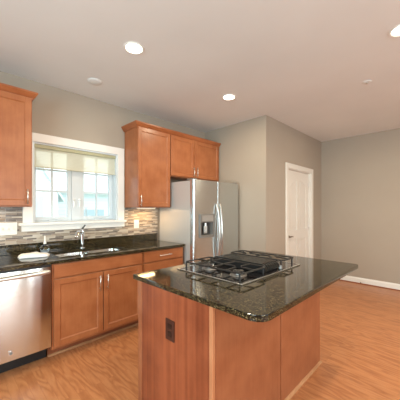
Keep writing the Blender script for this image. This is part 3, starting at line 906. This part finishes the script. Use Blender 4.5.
b = bm_new(); box(b, 2.505, 2.565, 2.425, 2.44, 1.05, 1.15, .005); tube(b, [(2.535, 2.43, 1.19), (2.535, 2.43, 1.15)], .014, 10)
obj('paddle', b, M['nickel'], dd)
for x in (2.345, 3.205): obj('hinge_cover', box(bm_new(), x - .035, x + .035, 2.43, 2.56, 1.766, 1.784, .005), M['grey'], fr)
obj('toe_grille', box(bm_new(), fx0 + .01, fx1 - .01, 2.44, 2.485, .0, .07, .003), M['darkgrey'], fr)

# ================================================================== island
IX0, IX1, IY0, IY1 = .970, 2.405, .881, 1.575
isl = thing('kitchen_island', ((IX0 + IX1) / 2, (IY0 + IY1) / 2, 0), 'cherry toned island base under the overhanging granite top', 'island')
b = bm_new()
box(b, IX0 + .02, IX1 - .01, IY0 + .012, IY1 - .10, 0.0, .11)
box(b, IX0 + .02, IX1 - .01, IY0 + .012, IY1 - .022, .11, .888)
obj('carcass', b, M['kick'], isl)
obj('end_panel', box(bm_new(), IX0, IX0 + .018, IY0 + .024, IY1 - .045, 0, .888, .001, 1), M['veneer'], isl, 'redder striped veneer end panel')
obj('end_stile', box(bm_new(), IX0 - .003, IX0 + .019, IY1 - .0445, IY1, 0, .888, .002, 1), M['panel'], isl)
obj('corner_post', box(bm_new(), IX0 - .002, IX0 + .021, IY0 - .002, IY0 + .0235, 0, .888, .003, 1), M['post'], isl, 'lighter corner strip')
obj('back_panel', box(bm_new(), IX0 + .0215, 1.679, IY0, IY0 + .0115, 0, .888, .002, 1), M['panel'], isl)
obj('back_panel', box(bm_new(), 1.688, IX1, IY0, IY0 + .0115, 0, .888, .002, 1), M['panel'], isl)
obj('end_panel', box(bm_new(), IX1 - .0095, IX1, IY0 + .012, IY1 - .022, 0, .888), M['panel'], isl)
# doors on the working side
xs = [IX0 + .03, 1.445, 1.915, IX1 - .02]
for a, e in zip(xs[:-1], xs[1:]):
    d = obj('door', box(bm_new(), a + .004, e - .004, IY1 - .021, IY1 - .002, .13, .86, .003), M['woodv'], isl)
obj('shoe_molding', sweep(bm_new(), [(IX0 - .004, IY0), (IX1, IY0), (IX1, IY1 - .1)], [(0, 0), (.016, 0), (.014, .010), (.009, .016), (0, .018)], 1), M['oak'], isl, 'light oak shoe molding')

def rrect(x0, x1, y0, y1, r, k=8):
    pts = []
    for (cx, cy, a0), rr in zip(((x1, y1, 0), (x0, y1, PI / 2), (x0, y0, PI), (x1, y0, 1.5 * PI)), r):
        sx = -1 if cx == x1 else 1; sy_ = -1 if cy == y1 else 1
        for i in range(k + 1):
            a = a0 + i / k * PI / 2
            pts.append((cx + sx * rr + rr * math.cos(a), cy + sy_ * rr + rr * math.sin(a)))
    return pts
b = bm_new()
prism(b, rrect(.953, 2.458, .584, 1.622, (.03, .006, .075, .035)), 'z', .889, .92, .005, True)
tag(obj('countertop', b, M['granite'], loc=(1.69, 1.09, .889)), 'speckled brown black granite island top with rounded corners', 'countertop')

t = thing('wall_outlet', (IX0, 1.221, .655), 'dark brown outlet on the end of the island', 'outlet')
obj('plate', box(bm_new(), IX0 - .006, IX0 - .0005, 1.221 - .041, 1.221 + .041, .655 - .062, .655 + .062, .002), M['brown'], t)
for dz in (-.024, .024): obj('receptacle', box(bm_new(), IX0 - .0085, IX0 - .0062, 1.221 - .017, 1.221 + .017, .655 + dz - .015, .655 + dz + .015, .001), M['brown2'], t)

# ------------------------------------------------------------------ cooktop
ck = thing('gas_cooktop', (1.68, 1.215, .921), 'gas cooktop with centre downdraft vent set in the island', 'cooktop')
kx0, kx1, ky0, ky1 = 1.270, 2.080, .915, 1.515
zt = .921
b = bm_new()
box(b, kx0, kx1, ky0, ky0 + .013, zt, zt + .007, .002); box(b, kx0, kx1, ky1 - .013, ky1, zt, zt + .007, .002)
box(b, kx0, kx0 + .013, ky0 + .013, ky1 - .013, zt, zt + .007, .002); box(b, kx1 - .013, kx1, ky0 + .013, ky1 - .013, zt, zt + .007, .002)
obj('rim', b, M['steel'], ck, 'stainless rim')
obj('cook_surface', box(bm_new(), kx0 + .0135, kx1 - .0135, ky0 + .0135, ky1 - .0135, zt, zt + .004), M['enamel'], ck, 'black glossy surface')
def grate(x0, x1, y0, y1, zz, centers, name='grate'):
    b = bm_new(); r = .0065
    t_ = .006
    def bar(p, q, rr=t_): tube(b, [p, q], rr, 6)
    c = .018
    loop = [(x0, y0 + c, zz), (x0, y1 - c, zz), (x0 + c, y1, zz), (x1 - c, y1, zz), (x1, y1 - c, zz), (x1, y0 + c, zz), (x1 - c, y0, zz), (x0 + c, y0, zz)]
    for p, q in zip(loop, loop[1:] + loop[:1]): bar(p, q)
    ym = (y0 + y1) / 2
    bar((x0, ym, zz), (x1, ym, zz))
    for (x, y) in ((x0, y0 + c), (x0, y1 - c), (x1, y0 + c), (x1, y1 - c)):
        bar((x, y, zz), (x, y, zt + .005), .0065)
    for cx, cy in centers:
        for k in range(4):
            a = PI / 4 * 0 + k * PI / 2
            dx, dy = math.cos(a), math.sin(a)
            ex = (x1 if dx > .5 else x0 if dx < -.5 else cx)
            lim = (y1 if cy > ym else ym) if dy > .5 else (ym if cy > ym else y0)
            ey = lim if abs(dy) > .5 else cy
            tube(b, [(ex, ey, zz), (cx + dx * .042, cy + dy * .042, zz + .003), (cx + dx * .026, cy + dy * .026, zz - .001)], [.006, .006, .005], 6)
    obj(name, b, M['iron'], ck, 'black cast iron grate')
lc = [(1.45, 1.075), (1.45, 1.345)]
rc = [(1.955, 1.09), (1.955, 1.345)]
grate(1.312, 1.588, .945, 1.475, .978, lc)
grate(1.862, 2.045, .955, 1.475, .982, rc)
for cx, cy in lc + rc:
    s = .85 if cx > 1.8 else 1.0
    bb = obj('burner', lathe(bm_new(), (cx, cy, zt + .0045), [(0, 0), (.060 * s, 0), (.056 * s, .006), (.036 * s, .010), (.034 * s, .022), (0, .022)], 24), M['burner'], ck, 'aluminium burner base')
    obj('burner_cap', lathe(bm_new(), (cx, cy, zt + .027), [(0, 0), (.038 * s, 0), (.040 * s, .004), (.036 * s, .009), (0, .010)], 24), M['enamel'], bb)
# raised centre vent: a housing under curved slats
vx0, vx1, vy0, vy1 = 1.606, 1.812, .955, 1.46
b = bm_new(); box(b, vx0 + .002, vx1 - .002, vy0 + .022, vy1 - .022, zt + .0045, .968, .006)
vent = obj('downdraft_vent', b, M['black'], ck, 'black raised vent housing')
b = bm_new(); ns = 7; pitch = (vx1 - vx0) / ns
for i in range(ns):
    x = vx0 + pitch * (i + .5)
    out = []
    R = .045
    k = 6
    o_ = [(vy0 + R - R * math.cos(a), .944 + R * math.sin(a)) for a in [PI / 2 * q / k for q in range(k + 1)]]
    o_ += [(vy1 - R + R * math.sin(a), .944 + R * math.cos(a)) for a in [PI / 2 * q / k for q in range(k + 1)]]
    R2 = .036; y0_, y1_ = vy0 + .009, vy1 - .009
    i_ = [(y0_ + R2 - R2 * math.cos(a), .944 + R2 * math.sin(a)) for a in [PI / 2 * q / k for q in range(k + 1)]]
    i_ += [(y1_ - R2 + R2 * math.sin(a), .944 + R2 * math.cos(a)) for a in [PI / 2 * q / k for q in range(k + 1)]]
    for q in range(len(o_) - 1):
        prism(b, [o_[q], o_[q + 1], i_[q + 1], i_[q]], 'x', x - pitch * .24, x + pitch * .24)
obj('vent_slats', b, simple('satin_black_metal', (.05, .048, .045), .22, .6), vent)
for q in range(4):
    y = .965 + q * .055
    kb = obj('knob', lathe(bm_new(), (1.833, y, zt + .0045), [(0, 0), (.016, 0), (.015, .014), (.013, .024), (0, .025)], 16), M['burner'], ck)

# ================================================================== ceiling fittings
def can(x, y, label):
    t = thing('recessed_light', (x, y, CZ), label, 'lamp', 'recessed ceiling lamps')
    obj('trim_ring', lathe(bm_new(), (x, y, CZ), [(.066, -.0005), (.085, -.0005), (.086, -.004), (.080, -.009), (.069, -.006), (.066, -.0005)], 40), M['trim'], t)
    obj('lens', lathe(bm_new(), (x, y, CZ), [(0, -.004), (.068, -.004), (.068, -.0008), (0, -.0008)], 40), M['lens'], t, 'glowing lens')
    ld = bpy.data.lights.new('lamp_glow', 'AREA'); ld.shape = 'DISK'; ld.size = .15; ld.energy = LAMP_POWER; ld.color = LAMP_COL
    lo = bpy.data.objects.new('lamp_glow', ld); COL.objects.link(lo); lo.parent = t; lo.location = (0, 0, -.012)
    return t
r0 = can(1.154, 1.945, 'lit recessed lamp nearest the window wall, left above the sink')
copy_tree(r0, (2.478, 1.978, CZ), 'lit recessed lamp in front of the refrigerator')
copy_tree(r0, (2.475, .300, CZ), 'lit recessed lamp at the right edge of the photo')
for x, y, l in ((1.15, .335, 'recessed lamp above the near side of the island, out of frame'), (4.0, .335, 'recessed lamp in front of the white door, out of frame'),
                (1.15, -1.4, 'recessed lamp behind the viewer, left'), (2.6, -1.4, 'recessed lamp behind the viewer, middle'), (4.2, -1.4, 'recessed lamp behind the viewer, right')):
    copy_tree(r0, (x, y, CZ), l)
sd = thing('smoke_detector', (1.16, 2.75, CZ), 'flat white smoke detector on the ceiling near the window wall', 'smoke detector')
obj('cover', lathe(bm_new(), (1.16, 2.75, CZ), [(0, -.016), (.045, -.015), (.066, -.011), (.074, -.006), (.074, -.0005), (0, -.0005)], 36), M['ceiling'], sd)
obj('sensor_ring', lathe(bm_new(), (1.16, 2.75, CZ), [(.030, -.0175), (.036, -.0185), (.040, -.0168), (.030, -.0162)], 30), M['trim'], sd)
sp = thing('sprinkler_head', (3.234, .695, CZ), 'small sprinkler cap on the ceiling above the island side', 'sprinkler')
obj('escutcheon', lathe(bm_new(), (3.234, .695, CZ), [(0, -.0005), (.045, -.0005), (.045, -.004), (.03, -.008), (0, -.008)], 28), M['ceiling'], sp)
obj('nozzle', lathe(bm_new(), (3.234, .695, CZ), [(0, -.024), (.012, -.022), (.008, -.0085), (0, -.0085)], 16), M['nickel'], sp)
